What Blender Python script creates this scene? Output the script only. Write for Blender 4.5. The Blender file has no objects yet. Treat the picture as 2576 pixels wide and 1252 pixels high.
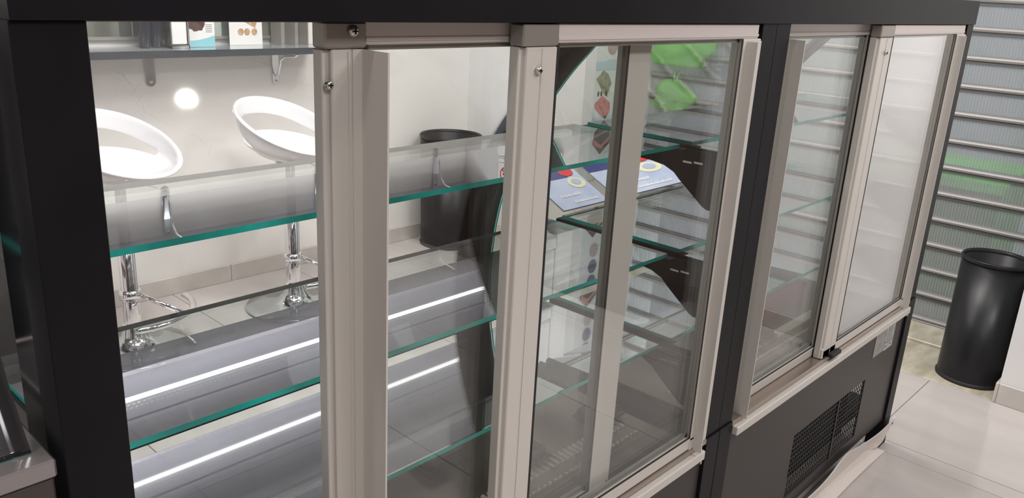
import bpy, math, random
from mathutils import Vector, Matrix
random.seed(7)
PI = math.pi
SC = bpy.context.scene
COL = SC.collection

# ------------------------------------------------------------------ camera, world, lights, exposure
cam_d = bpy.data.cameras.new('camera')
cam_d.sensor_width = 36.0
cam_d.lens = 28.991
cam_d.clip_start = 0.02
cam = bpy.data.objects.new('camera', cam_d)
COL.objects.link(cam)
Rm = Matrix(((0.6838728, 0.1902043, -0.7043723), (-0.7277348, 0.2468384, -0.6399007), (0.0521543, 0.9502069, 0.3072243)))
cam.matrix_world = Matrix.Translation((0, 0, 1.40)) @ Rm.to_4x4()
SC.camera = cam

SC.view_settings.view_transform = 'Standard'
SC.view_settings.look = 'None'
SC.view_settings.gamma = 1.0
SC.view_settings.use_curve_mapping = False
SC.view_settings.exposure = -0.1
w = bpy.data.worlds.new('world'); SC.world = w; w.use_nodes = True
w.node_tree.nodes['Background'].inputs[0].default_value = (0.75, 0.85, 0.95, 1)
w.node_tree.nodes['Background'].inputs[1].default_value = 0.6
cy = SC.cycles
cy.max_bounces = 14; cy.transparent_max_bounces = 48; cy.transmission_bounces = 8
cy.glossy_bounces = 6; cy.diffuse_bounces = 4
cy.caustics_reflective = False; cy.caustics_refractive = False
cy.sample_clamp_indirect = 6.0
cy.use_denoising = True

CEIL = 2.62
def area_light(name, loc, size, power, col=(1, .97, .94), sy=None, rot=(0, 0, 0), shape=None):
    l = bpy.data.lights.new(name, 'AREA'); l.energy = power; l.color = col
    l.shape = shape or ('RECTANGLE' if sy else 'SQUARE'); l.size = size
    if sy: l.size_y = sy
    o = bpy.data.objects.new(name, l); COL.objects.link(o); o.location = loc; o.rotation_euler = rot
    return o
FILL_PANELS = [(1.3, 2.1, 40), (2.6, 1.3, 28), (-0.6, 1.6, 24), (2.0, -0.9, 32), (0.2, -1.0, 22)]  # unseen ceiling panels added as soft fill light
for (x, y, p) in FILL_PANELS:
    area_light('fill_panel_light', (x, y, CEIL - .035), .56, p, (1, .985, .97))
SPOTS = [(0.6, 2.35), (1.5, 2.35), (2.4, 2.35), (0.9, 1.3), (1.9, 1.75), (2.9, 2.0), (1.4, -0.2), (2.5, 0.2), (0.0, 0.4), (3.0, 0.9)]
for (x, y) in SPOTS:
    area_light('spot_light', (x, y, CEIL - .02), .085, 5.0, (1, .95, .88), shape='DISK')
area_light('bin_fill_light', (4.02, 1.5, 2.25), .2, 48, (.93, .97, 1.0), sy=2.0, rot=(0, math.radians(-42), 0))  # added unseen lamp outside the shutter, lights the green bin

# ------------------------------------------------------------------ materials
MATS = {}
def nmat(name):
    m = bpy.data.materials.new(name); m.use_nodes = True
    nt = m.node_tree; nt.nodes.clear()
    out = nt.nodes.new('ShaderNodeOutputMaterial')
    MATS[name] = m
    return m, nt, out
def pr(name, col, rough=.5, metal=0.0, spec=.5, noise=0.0, nscale=20, bump=0.0, coat=0.0, col2=None, stretch=None):
    m, nt, out = nmat(name)
    b = nt.nodes.new('ShaderNodeBsdfPrincipled')
    b.inputs['Base Color'].default_value = (*col, 1)
    b.inputs['Roughness'].default_value = rough
    b.inputs['Metallic'].default_value = metal
    b.inputs['Specular IOR Level'].default_value = spec
    b.inputs['Coat Weight'].default_value = coat
    nt.links.new(b.outputs[0], out.inputs[0])
    if noise or bump:
        tc = nt.nodes.new('ShaderNodeTexCoord'); mp = nt.nodes.new('ShaderNodeMapping')
        if stretch: mp.inputs['Scale'].default_value = stretch
        nt.links.new(tc.outputs['Object'], mp.inputs[0])
        n = nt.nodes.new('ShaderNodeTexNoise'); n.inputs['Scale'].default_value = nscale; n.inputs['Detail'].default_value = 5
        nt.links.new(mp.outputs[0], n.inputs['Vector'])
        if noise:
            mx = nt.nodes.new('ShaderNodeMix'); mx.data_type = 'RGBA'
            c2 = col2 or tuple(max(0, c * (1 - noise)) for c in col)
            mx.inputs[6].default_value = (*col, 1); mx.inputs[7].default_value = (*c2, 1)
            rp = nt.nodes.new('ShaderNodeMapRange'); rp.inputs[1].default_value = .35; rp.inputs[2].default_value = .68
            nt.links.new(n.outputs[0], rp.inputs[0]); nt.links.new(rp.outputs[0], mx.inputs[0])
            nt.links.new(mx.outputs[2], b.inputs['Base Color'])
        if bump:
            bp = nt.nodes.new('ShaderNodeBump'); bp.inputs['Strength'].default_value = bump; bp.inputs['Distance'].default_value = .002
            nt.links.new(n.outputs[0], bp.inputs['Height']); nt.links.new(bp.outputs[0], b.inputs['Normal'])
    return m

def glass_nodes(nt, tint=(.97, .985, .98), f0=.04, rough=.0, gain=1.0):
    """thin clear sheet: straight-through transmission plus a mirror reflection that follows Schlick"""
    tr = nt.nodes.new('ShaderNodeBsdfTransparent'); tr.inputs[0].default_value = (*tint, 1)
    gl = nt.nodes.new('ShaderNodeBsdfAnisotropic'); gl.inputs['Roughness'].default_value = rough
    gl.inputs[0].default_value = (1, 1, 1, 1)
    lw = nt.nodes.new('ShaderNodeLayerWeight'); lw.inputs[0].default_value = .5
    p = nt.nodes.new('ShaderNodeMath'); p.operation = 'POWER'; p.inputs[1].default_value = 5
    nt.links.new(lw.outputs['Facing'], p.inputs[0])
    a = nt.nodes.new('ShaderNodeMath'); a.operation = 'MULTIPLY_ADD'; a.inputs[1].default_value = (1 - f0) * gain; a.inputs[2].default_value = f0 * gain
    a.use_clamp = True
    nt.links.new(p.outputs[0], a.inputs[0])
    mx = nt.nodes.new('ShaderNodeMixShader')
    nt.links.new(a.outputs[0], mx.inputs[0]); nt.links.new(tr.outputs[0], mx.inputs[1]); nt.links.new(gl.outputs[0], mx.inputs[2])
    return mx
def glass(name, **k):
    m, nt, out = nmat(name); mx = glass_nodes(nt, **k); nt.links.new(mx.outputs[0], out.inputs[0]); return m

blackm = pr('black_metal', (.012, .011, .014), .42, 0, .14, noise=.3, nscale=9)
blackp = pr('black_panel', (.045, .038, .036), .42, 0, .4, noise=.15, nscale=400)
blackgl = pr('black_gloss', (.012, .012, .015), .12)
alu = pr('aluminium', (.69, .655, .615), .38, .2, .5, bump=.05, nscale=300, stretch=(1, 1, .05))
alud = pr('aluminium_dark', (.36, .33, .30), .35, .5, .5)
aluh = pr('aluminium_header', (.68, .61, .59), .35, .2, .5)
steel = pr('sill_steel', (.47, .39, .34), .28, .8, .5, noise=.15, nscale=6, stretch=(.3, 4, 4))
deckm = pr('deck_steel', (.17, .14, .115), .17, .6, .5, noise=.2, nscale=5)
deckin = pr('deck_louvre_metal', (.62, .60, .52), .3, .8, .5)
chrome = pr('chrome', (.82, .82, .84), .07, 1.0)
screwm = pr('screw_steel', (.62, .60, .56), .25, .9)
wallm = pr('wall_paint', (.80, .775, .755), .55, 0, .3, bump=0)
wallr = pr('wall_paint_cool', (.80, .79, .79), .5, 0, .3)
ceilm = pr('ceiling_paint', (.80, .79, .84), .7)
basem = pr('baseboard_stone', (.60, .555, .52), .35, 0, .5, noise=.18, nscale=7)
tilem = pr('floor_tile', (.60, .555, .535), .13, 0, .55, noise=.14, nscale=2.6, stretch=(3, .7, 1))
groutm = pr('grout', (.36, .32, .30), .8)
marblem = pr('threshold_marble', (.62, .57, .47), .25, 0, .5, noise=.35, nscale=6, col2=(.40, .36, .27), stretch=(1, 3, 1))
seatm = pr('white_plastic', (.74, .735, .755), .10, 0, .5, coat=.5)
glassm = glass('door_glass', tint=(.988, .992, .989), gain=.85)
glassh = glass('coated_door_glass', tint=(.96, .96, .96), gain=2.1)
glassc = glass('clear_glass', tint=(.985, .992, .988), gain=.55)
shelfg = glass('shelf_glass', tint=(.93, .965, .955), gain=1.15)
edgem = pr('glass_edge_teal', (.03, .60, .52), .2, 0, .4, noise=.75, nscale=9, col2=(.02, .33, .29), stretch=(1, .1, .1))
edged = pr('glass_edge_dark', (.10, .16, .16), .2)
def mirror_glass(name, rough=0.0, tint=(.93, .935, .97)):
    m, nt, out = nmat(name)
    g = nt.nodes.new('ShaderNodeBsdfAnisotropic'); g.inputs[0].default_value = (*tint, 1); g.inputs['Roughness'].default_value = rough
    t_ = nt.nodes.new('ShaderNodeBsdfTransparent'); t_.inputs[0].default_value = (.75, .8, .8, 1)
    lw = nt.nodes.new('ShaderNodeLayerWeight'); lw.inputs[0].default_value = .5
    a = nt.nodes.new('ShaderNodeMapRange'); a.inputs[1].default_value = 0; a.inputs[2].default_value = 1; a.inputs[3].default_value = .50; a.inputs[4].default_value = .82
    nt.links.new(lw.outputs['Facing'], a.inputs[0])
    mx = nt.nodes.new('ShaderNodeMixShader'); nt.links.new(a.outputs[0], mx.inputs[0])
    nt.links.new(t_.outputs[0], mx.inputs[1]); nt.links.new(g.outputs[0], mx.inputs[2]); nt.links.new(mx.outputs[0], out.inputs[0])
    return m
shelfm = mirror_glass('half_mirror_glass')
shelfs = mirror_glass('lower_mirror_glass', .02, (.90, .905, .94))
wshelfg = pr('wall_shelf_glass_top', (.30, .33, .35), .06, 0, .9)
wshelfe = pr('wall_shelf_edge', (.012, .02, .03), .5, 0, .1)
mirrorm = pr('greenish_mirror', (.60, .68, .62), .06, .9)
frost = pr('brochure_white', (.78, .77, .76), .4)
rubber = pr('black_rubber', (.015, .015, .017), .6)
ledm_, nt_, out_ = nmat('led_line')
e_ = nt_.nodes.new('ShaderNodeEmission'); e_.inputs[0].default_value = (1, .98, .95, 1); e_.inputs[1].default_value = 1.9
nt_.links.new(e_.outputs[0], out_.inputs[0]); ledm = ledm_
spotglowm, nt_, out_ = nmat('spot_glow')  # emission for the bright spot on the back wall
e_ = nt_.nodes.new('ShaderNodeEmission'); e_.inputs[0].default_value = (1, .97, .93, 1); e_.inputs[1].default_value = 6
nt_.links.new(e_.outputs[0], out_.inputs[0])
spacer = pr('spacer_bar', (.42, .41, .38), .4, .6, noise=.6, nscale=1, col2=(.2, .2, .18))

def halftone():
    """black enamel frit that fades out in printed dots: u runs 0 (black) to 1 (clear), 4 mm pitch"""
    m, nt, out = nmat('frit_halftone')
    N = nt.nodes.new
    g = glass_nodes(nt)
    uv = N('ShaderNodeUVMap')
    sp = N('ShaderNodeSeparateXYZ'); nt.links.new(uv.outputs[0], sp.inputs[0])
    def mth(op, a, b=None, c=None):
        n = N('ShaderNodeMath'); n.operation = op
        for i, v in enumerate((a, b, c)):
            if v is None: continue
            if isinstance(v, (int, float)): n.inputs[i].default_value = v
            else: nt.links.new(v, n.inputs[i])
        return n.outputs[0]
    # v coordinate is in metres, u is in dot columns (0..5)
    fv = mth('SUBTRACT', mth('FRACT', mth('MULTIPLY', sp.outputs[1], 1 / .0045)), .5)
    fu = mth('SUBTRACT', mth('FRACT', sp.outputs[0]), .5)
    d = mth('SQRT', mth('ADD', mth('MULTIPLY', fv, fv), mth('MULTIPLY', fu, fu)))
    r = mth('SUBTRACT', .72, mth('MULTIPLY', sp.outputs[0], .125))
    mask = mth('LESS_THAN', d, r)
    b = N('ShaderNodeBsdfPrincipled'); b.inputs['Base Color'].default_value = (.02, .018, .02, 1); b.inputs['Roughness'].default_value = .15
    mx = N('ShaderNodeMixShader'); nt.links.new(mask, mx.inputs[0]); nt.links.new(g.outputs[0], mx.inputs[1]); nt.links.new(b.outputs[0], mx.inputs[2])
    nt.links.new(mx.outputs[0], out.inputs[0])
    return m
fritm = pr('frit_black', (.02, .018, .02), .12)
fritd = halftone()

# ------------------------------------------------------------------ mesh helpers
class MB:
    def __init__(s): s.v = []; s.f = []; s.mi = []; s.sm = []; s.uv = {}
    def add(s, vs, fs, mi=0, sm=False):
        o = len(s.v); s.v += [tuple(v) for v in vs]
        for f in fs: s.f.append(tuple(i + o for i in f)); s.mi.append(mi); s.sm.append(sm)
    def box(s, x0, x1, y0, y1, z0, z1, mi=0, ch=0.0):
        if ch <= 0:
            s.add([(x0, y0, z0), (x1, y0, z0), (x1, y1, z0), (x0, y1, z0), (x0, y0, z1), (x1, y0, z1), (x1, y1, z1), (x0, y1, z1)],
                  [(0, 3, 2, 1), (4, 5, 6, 7), (0, 1, 5, 4), (1, 2, 6, 5), (2, 3, 7, 6), (3, 0, 4, 7)], mi)
            return
        # chamfered box: 24 verts
        c = ch; X = (x0, x1); Y = (y0, y1); Z = (z0, z1); vs = []; idx = {}
        for i in (0, 1):
            for j in (0, 1):
                for k in (0, 1):
                    sx = 1 if i == 0 else -1; sy = 1 if j == 0 else -1; sz = 1 if k == 0 else -1
                    for a, p in enumerate(((X[i], Y[j] + sy * c, Z[k] + sz * c), (X[i] + sx * c, Y[j], Z[k] + sz * c), (X[i] + sx * c, Y[j] + sy * c, Z[k]))):
                        idx[(i, j, k, a)] = len(vs); vs.append(p)
        F = []
        for i in (0, 1):
            q = [idx[(i, 0, 0, 0)], idx[(i, 1, 0, 0)], idx[(i, 1, 1, 0)], idx[(i, 0, 1, 0)]]; F.append(q if i else q[::-1])
            q = [idx[(0, i, 0, 1)], idx[(1, i, 0, 1)], idx[(1, i, 1, 1)], idx[(0, i, 1, 1)]]; F.append(q[::-1] if i else q)
            q = [idx[(0, 0, i, 2)], idx[(1, 0, i, 2)], idx[(1, 1, i, 2)], idx[(0, 1, i, 2)]]; F.append(q if i else q[::-1])
        for j in (0, 1):
            for k in (0, 1):
                F.append([idx[(0, j, k, 1)], idx[(1, j, k, 1)], idx[(1, j, k, 2)], idx[(0, j, k, 2)]])
                F.append([idx[(j, 0, k, 0)], idx[(j, 1, k, 0)], idx[(j, 1, k, 2)], idx[(j, 0, k, 2)]])
                F.append([idx[(j, k, 0, 0)], idx[(j, k, 1, 0)], idx[(j, k, 1, 1)], idx[(j, k, 0, 1)]])
                for i in (0, 1): F.append([idx[(i, j, k, a)] for a in (0, 1, 2)])
        s.add(vs, F, mi)
    def prism(s, pts, axis, a, b, mi=0, sm=False):
        """pts 2-D outline; axis 'x': (y,z), 'y': (x,z), 'z': (x,y)"""
        n = len(pts)
        def P(p, t): return {'x': (t, p[0], p[1]), 'y': (p[0], t, p[1]), 'z': (p[0], p[1], t)}[axis]
        vs = [P(p, a) for p in pts] + [P(p, b) for p in pts]
        s.add(vs, [tuple(range(n))[::-1], tuple(range(n, 2 * n))], mi)
        s.add(vs, [(i, (i + 1) % n, (i + 1) % n + n, i + n) for i in range(n)], mi, sm)
    def tube(s, pts, r, n=12, mi=0, cap=True):
        pts = [Vector(p) for p in pts]; rings = []; up = None
        for i, p in enumerate(pts):
            t = (pts[min(i + 1, len(pts) - 1)] - pts[max(i - 1, 0)]).normalized()
            if up is None: up = Vector((0, 0, 1)) if abs(t.z) < .9 else Vector((1, 0, 0))
            a = t.cross(up).normalized(); b = a.cross(t).normalized(); up = b
            rr = r[i] if isinstance(r, (list, tuple)) else r
            rings.append([p + a * math.cos(2 * PI * k / n) * rr + b * math.sin(2 * PI * k / n) * rr for k in range(n)])
        vs = [v for rg in rings for v in rg]
        fs = [(i * n + k, i * n + (k + 1) % n, (i + 1) * n + (k + 1) % n, (i + 1) * n + k) for i in range(len(pts) - 1) for k in range(n)]
        s.add(vs, fs, mi, True)
        if cap: s.add(vs, [tuple(range(n))[::-1], tuple(range(len(vs) - n, len(vs)))], mi)
    def lathe(s, prof, n=32, c=(0, 0), mi=0):
        """prof list of (r,z)"""
        vs = [(c[0] + r * math.cos(2 * PI * k / n), c[1] + r * math.sin(2 * PI * k / n), z) for r, z in prof for k in range(n)]
        fs = [(i * n + k, i * n + (k + 1) % n, (i + 1) * n + (k + 1) % n, (i + 1) * n + k) for i in range(len(prof) - 1) for k in range(n)]
        s.add(vs, fs, mi, True)
    def mesh(s, name, mats, weld=False):
        me = bpy.data.meshes.new(name); me.from_pydata(s.v, [], s.f)
        for m in (mats if isinstance(mats, (list, tuple)) else [mats]): me.materials.append(m)
        me.polygons.foreach_set('material_index', s.mi); me.polygons.foreach_set('use_smooth', s.sm)
        me.validate(); me.update()
        return me
    def obj(s, name, mats, parent=None, recalc=True):
        me = s.mesh(name, mats)
        if recalc:
            import bmesh
            bm = bmesh.new(); bm.from_mesh(me)
            bmesh.ops.remove_doubles(bm, verts=bm.verts, dist=1e-6)
            bmesh.ops.recalc_face_normals(bm, faces=bm.faces); bm.to_mesh(me); bm.free()
        o = bpy.data.objects.new(name, me); COL.objects.link(o)
        if parent:
            o.parent = parent
            o.location = -Vector(wloc(parent))
        return o
def wloc(o):
    p = Vector(o.location)
    while o.parent: o = o.parent; p += Vector(o.location)
    return p
def tag(o, label=None, cat=None, group=None, kind=None):
    if label: o['label'] = label
    if cat: o['category'] = cat
    if group: o['group'] = group
    if kind: o['kind'] = kind
    return o
def thing(name, label, cat, loc=(0, 0, 0), group=None):
    o = bpy.data.objects.new(name, None); COL.objects.link(o); o.location = loc; o.empty_display_size = .05
    return tag(o, label, cat, group)
def part(name, mb, mats, parent, label=None):
    """meshes are written in world coordinates; children are offset to their root's place"""
    o = mb.obj(name, mats, parent)
    if label: o['label'] = label
    return o
def B(*a, **k):
    m = MB(); m.box(*a, **k); return m
def copy_tree(o, loc=None, parent=None):
    c = o.copy(); COL.objects.link(c)
    if loc is not None: c.location = loc
    if parent: c.parent = parent
    for ch in list(o.children): copy_tree(ch, None, c)
    return c
def screw(x, y, z, parent, r=.006, axis='y'):
    m = MB(); n = 14
    prof = [(0.0001, -.003), (r * .6, -.0028), (r, -.0008), (r, .002)]
    vs = [(x + q * math.cos(2 * PI * k / n), y + h, z + q * math.sin(2 * PI * k / n)) for q, h in prof for k in range(n)]
    m.add(vs, [(i * n + k, i * n + (k + 1) % n, (i + 1) * n + (k + 1) % n, (i + 1) * n + k) for i in range(3) for k in range(n)], 0, True)
    m.box(x - r * .55, x + r * .55, y - .0034, y - .0026, z - r * .12, z + r * .12, 1)
    m.box(x - r * .12, x + r * .12, y - .0034, y - .0026, z - r * .55, z + r * .55, 1)
    return part('screw', m, [screwm, blackm], parent)

# ------------------------------------------------------------------ the room
RX = 3.31; WY = 3.41; FLY0 = -2.2; LX = -2.4
SHX = 3.90; SY0 = .52; SY1 = 2.58
fl = tag(B(LX, SHX + 1.6, FLY0, WY, -.06, -.004).obj('floor', groutm), kind='structure')
# floor tiles, one object each
def tiles(xs, ys):
    for i in range(len(xs) - 1):
        for j in range(len(ys) - 1):
            g = .0014; dz = random.uniform(-.0003, .0003)
            m = MB(); m.box(xs[i] + g, xs[i + 1] - g, ys[j] + g, ys[j + 1] - g, -.01, dz, ch=.0008)
            part('tile', m, tilem, fl)
tiles([-2.4, -1.5, -.9, -.3, .3, .9, 1.515, 2.115, 2.62, 2.70, 3.31], [-2.2, -1.65, -1.05, -.45, .15, .752, 1.352, 1.952, 2.552, 3.152, 3.41])
m = MB()
for k, (y0, y1) in enumerate(((SY0, 1.15), (1.15, 1.85), (1.85, SY1))):
    part('threshold_slab', B(RX + .001, 3.66, y0 + .001, y1 - .001, -.01, .001, ch=.001), marblem, fl)
    part('threshold_slab', B(3.662, SHX + .1, y0 + .001, y1 - .001, -.01, .014, ch=.002), marblem, fl)
tag(B(LX, RX + .7, WY, WY + .12, 0, CEIL).obj('wall_back', wallm), kind='structure')
wr = MB()
wr.box(RX, RX + .12, FLY0, SY0, 0, CEIL); wr.box(RX, SHX + .25, SY1, WY, 0, CEIL)
wr.box(RX, RX + .7, SY0, SY1, 2.32, CEIL)
wr.box(RX + .12, SHX + .25, SY0 - .12, SY0, 0, CEIL)
tag(wr.obj('wall_right', wallr), kind='structure')
tag(B(LX - .12, LX, FLY0, WY, 0, CEIL).obj('wall_left', wallm), kind='structure')
tag(B(LX, RX, FLY0 - .12, FLY0, 0, CEIL).obj('wall_front', pr('brown_wall', (.16, .125, .105), .6)), kind='structure')
tag(B(LX, SHX + .25, FLY0, WY, CEIL, CEIL + .1).obj('ceiling', ceilm), kind='structure')
# dropped cornice with the light line; valance added to shade the back wall
mc = MB(); mc.box(LX, RX, WY - .20, WY - .185, 1.966, 2.38); mc.box(LX, RX, WY - .212, WY - .20, 2.19, 2.205); mc.box(LX, RX, WY - .72, WY, 2.38, CEIL)
tag(mc.obj('trim_1', pr('soffit_paint', (.27, .265, .31), .7)), kind='structure')
mp_ = MB(); k = 0
for i in range(230):
    for j in range(2): mp_.box(LX + .5 + i * .022 + j * .011, LX + .508 + i * .022 + j * .011, WY - .2012, WY - .1998, 2.118 + j * .016, 2.127 + j * .016)
pp_ = mp_.obj('trim_3', alud); tag(pp_, kind='structure')
tag(B(LX + .3, RX - .005, WY - .204, WY - .2002, 2.086, 2.108).obj('light_line', ledm), 'thin white light line along the valance above the upper wall shelf, mirrored in the case', 'light')
def skirting(name, segs):
    root = tag(B(*segs[0]).obj(name, groutm), kind='structure')
    for s in segs[1:]: part('baseboard_tile', B(*s, ch=.002), basem, root)
segs = [(LX, RX - .01, WY - .006, WY, 0, .078)]
x = LX
while x < RX - .02:
    x1 = min(x + .6, RX - .011); segs.append((x + .001, x1 - .001, WY - .012, WY - .002, 0, .08)); x += .6
skirting('baseboard_back', segs)
segs = [(RX - .006, RX, SY1, WY - .012, 0, .078)]
for a, b in ((SY1, 2.9), (2.9, WY - .013)): segs.append((RX - .012, RX - .002, a + .001, b - .001, 0, .08))
for a, b in ((FLY0, -1.6), (-1.6, -1.0), (-1.0, -.4), (-.4, .0), (.0, SY0 - .001)): segs.append((RX - .012, RX - .002, a + .001, b - .001, 0, .08))
segs.append((RX - .012, RX + .5, SY0 - .001, SY0 + .010, 0, .08))
skirting('baseboard_right', segs)

# ------------------------------------------------------------------ roller shutter
def shutter_slat_mat():
    m, nt, out = nmat('ribbed_polycarbonate')
    N = nt.nodes.new
    tc = N('ShaderNodeTexCoord'); wv = N('ShaderNodeTexWave'); wv.wave_type = 'BANDS'; wv.bands_direction = 'Y'
    wv.inputs['Scale'].default_value = 26; wv.inputs['Distortion'].default_value = 0
    nt.links.new(tc.outputs['Object'], wv.inputs['Vector'])
    bp = N('ShaderNodeBump'); bp.inputs['Strength'].default_value = .55; bp.inputs['Distance'].default_value = .004
    nt.links.new(wv.outputs['Fac'], bp.inputs['Height'])
    ns = N('ShaderNodeTexNoise'); ns.inputs['Scale'].default_value = 2.2; nt.links.new(tc.outputs['Object'], ns.inputs['Vector'])
    cr = N('ShaderNodeValToRGB'); cr.color_ramp.elements[0].position = .38; cr.color_ramp.elements[0].color = (.40, .40, .44, 1)
    cr.color_ramp.elements[1].position = .65; cr.color_ramp.elements[1].color = (.33, .36, .34, 1)
    nt.links.new(ns.outputs[0], cr.inputs[0])
    b = N('ShaderNodeBsdfPrincipled'); b.inputs['Roughness'].default_value = .22
    nt.links.new(cr.outputs[0], b.inputs['Base Color']); nt.links.new(bp.outputs[0], b.inputs['Normal'])
    tl = N('ShaderNodeBsdfTransparent'); tl.inputs[0].default_value = (.86, .88, .87, 1)
    mx = N('ShaderNodeMixShader'); mx.inputs[0].default_value = .52
    nt.links.new(tl.outputs[0], mx.inputs[1]); nt.links.new(b.outputs[0], mx.inputs[2]); nt.links.new(mx.outputs[0], out.inputs[0])
    return m
slatm = shutter_slat_mat()
bark = pr('shutter_tube', (.27, .26, .255), .45, .2)
sh = thing('roller_shutter', 'ribbed translucent grey roller shutter closing the opening beside the white wall', 'shutter', (SHX, (SY0 + SY1) / 2, 0))
PIT = .1167
slat_me = tube_me = None
for k in range(20):
    z0 = .03 + k * PIT
    if slat_me is None:
        o = part('slat', B(SHX, SHX + .008, SY0 + .005, SY1 - .005, z0 + .014, z0 + PIT - .010), slatm, sh)
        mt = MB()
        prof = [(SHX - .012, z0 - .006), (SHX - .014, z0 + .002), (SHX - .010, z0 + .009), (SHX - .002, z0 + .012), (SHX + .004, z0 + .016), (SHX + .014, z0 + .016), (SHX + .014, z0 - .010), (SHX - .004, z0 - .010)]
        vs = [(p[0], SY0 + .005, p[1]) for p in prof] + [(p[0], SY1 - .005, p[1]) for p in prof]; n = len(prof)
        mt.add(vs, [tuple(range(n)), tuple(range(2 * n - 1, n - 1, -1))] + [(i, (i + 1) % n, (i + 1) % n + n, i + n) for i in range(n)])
        mt.box(SHX - .006, SHX + .010, SY0 + .005, SY1 - .005, z0 - .020, z0 - .0105, 1)  # dark strip imitates the shadow line under each joint bar
        t = part('joint_bar', mt, [bark, pr('shutter_shadow', (.10, .10, .10), .6)], sh)
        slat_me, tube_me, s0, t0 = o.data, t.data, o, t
    else:
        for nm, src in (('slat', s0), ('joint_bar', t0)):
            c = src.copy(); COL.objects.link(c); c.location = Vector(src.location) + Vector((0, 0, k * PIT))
part('bottom_rail', B(SHX - .018, SHX + .018, SY0 + .005, SY1 - .005, .012, .022, ch=.002), bark, sh)
# what stands outside behind the translucent shutter
greenm = pr('green_plastic', (.12, .70, .06), .4, noise=.3, nscale=6)
pav = tag(B(SHX + .12, 5.5, -.5, 3.4, -.02, .0).obj('trim_2', pr('pavement', (.34, .33, .31), .9, noise=.2, nscale=12)), kind='structure')
gb = thing('wheelie_bin', 'green wheelie bin standing outside behind the lowest shutter slats', 'bin', (4.53, 1.14, 0))
m = MB()
m.prism([(4.26, .06), (4.72, .06), (4.82, .60), (4.20, .60)], 'y', .84, 1.44); part('body', m, greenm, gb)
m = MB(); m.prism([(4.17, .60), (4.86, .60), (4.84, .65), (4.50, .68), (4.19, .64)], 'y', .82, 1.46); part('lid', m, greenm, gb)
for y in (.9, 1.33):
    m = MB(); m.tube([(4.72, y, .08), (4.72, y + .05, .08)], .08, 20); part('wheel', m, rubber, gb)
part('foot', B(4.28, 4.32, .9, 1.38, 0, .06), rubber, gb)
# green plastic bag hanging inside on the shutter
bagm, nt, out = nmat('green_film')
g1 = nt.nodes.new('ShaderNodeBsdfTransparent'); g1.inputs[0].default_value = (.72, .97, .62, 1)
g2 = nt.nodes.new('ShaderNodeBsdfPrincipled'); g2.inputs['Base Color'].default_value = (.30, .72, .20, 1); g2.inputs['Roughness'].default_value = .55
mx = nt.nodes.new('ShaderNodeMixShader'); mx.inputs[0].default_value = .45
nt.links.new(g1.outputs[0], mx.inputs[1]); nt.links.new(g2.outputs[0], mx.inputs[2]); nt.links.new(mx.outputs[0], out.inputs[0])
def bag(name, cx, cy_, zt, wdt, h, mat, label, cat, tk=.05, knot=True):
    rr = random.Random(5); M = MB(); nu, nv = 28, 18; vs = []
    for j in range(nv + 1):
        v = j / nv; ww = wdt * (.20 + .80 * min(1, (v / .35)) ** .7) * (1 - .15 * max(0, v - .7) / .3)
        for i in range(nu):
            a = 2 * PI * i / nu; cr = 1 + .10 * math.sin(5 * a + 7 * v) + .06 * math.sin(11 * a - 5 * v) + rr.uniform(-.05, .05)
            sq = math.sin(PI * min(.97, max(.06, v))) ** .4
            vs.append((cx + tk * math.cos(a) * cr * sq - tk, cy_ + ww / 2 * math.sin(a) * cr + .02 * math.sin(9 * v), zt - v * h + rr.uniform(-.006, .006)))
    M.add(vs, [(j * nu + i, j * nu + (i + 1) % nu, (j + 1) * nu + (i + 1) % nu, (j + 1) * nu + i) for j in range(nv) for i in range(nu)], 0, True)
    M.add(vs[-nu:], [tuple(range(nu))], 0, True)
    r_ = thing(name, label, cat, (cx, cy_, zt - h))
    part('film', M, mat, r_)
    m2 = MB(); m2.tube([(cx - tk, cy_, zt - .01), (cx - .03, cy_ - .01, zt + .04), (cx - .005, cy_, zt + .06), (cx - .03, cy_ + .02, zt + .035), (cx - tk, cy_ + .01, zt - .01)], .004, 8); part('handle', m2, mat, r_)
    return r_
bag('carrier_bag', SHX - .02, 2.36, 1.27, .34, .24, bagm, 'large crumpled green carrier bag hung high on the shutter, left end', 'bag')
bag('carrier_bag', SHX - .02, 2.38, .955, .22, .16, bagm, 'small green bag hanging below the large green bag on the shutter', 'bag')
clrm = glass('clear_film', tint=(.93, .95, .95), gain=1.5, f0=.05, rough=.12)
bag('film_bag', SHX - .02, 2.38, .70, .20, .22, clrm, 'clear shiny plastic bag hanging low on the shutter behind the glass shelf', 'bag')

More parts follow.
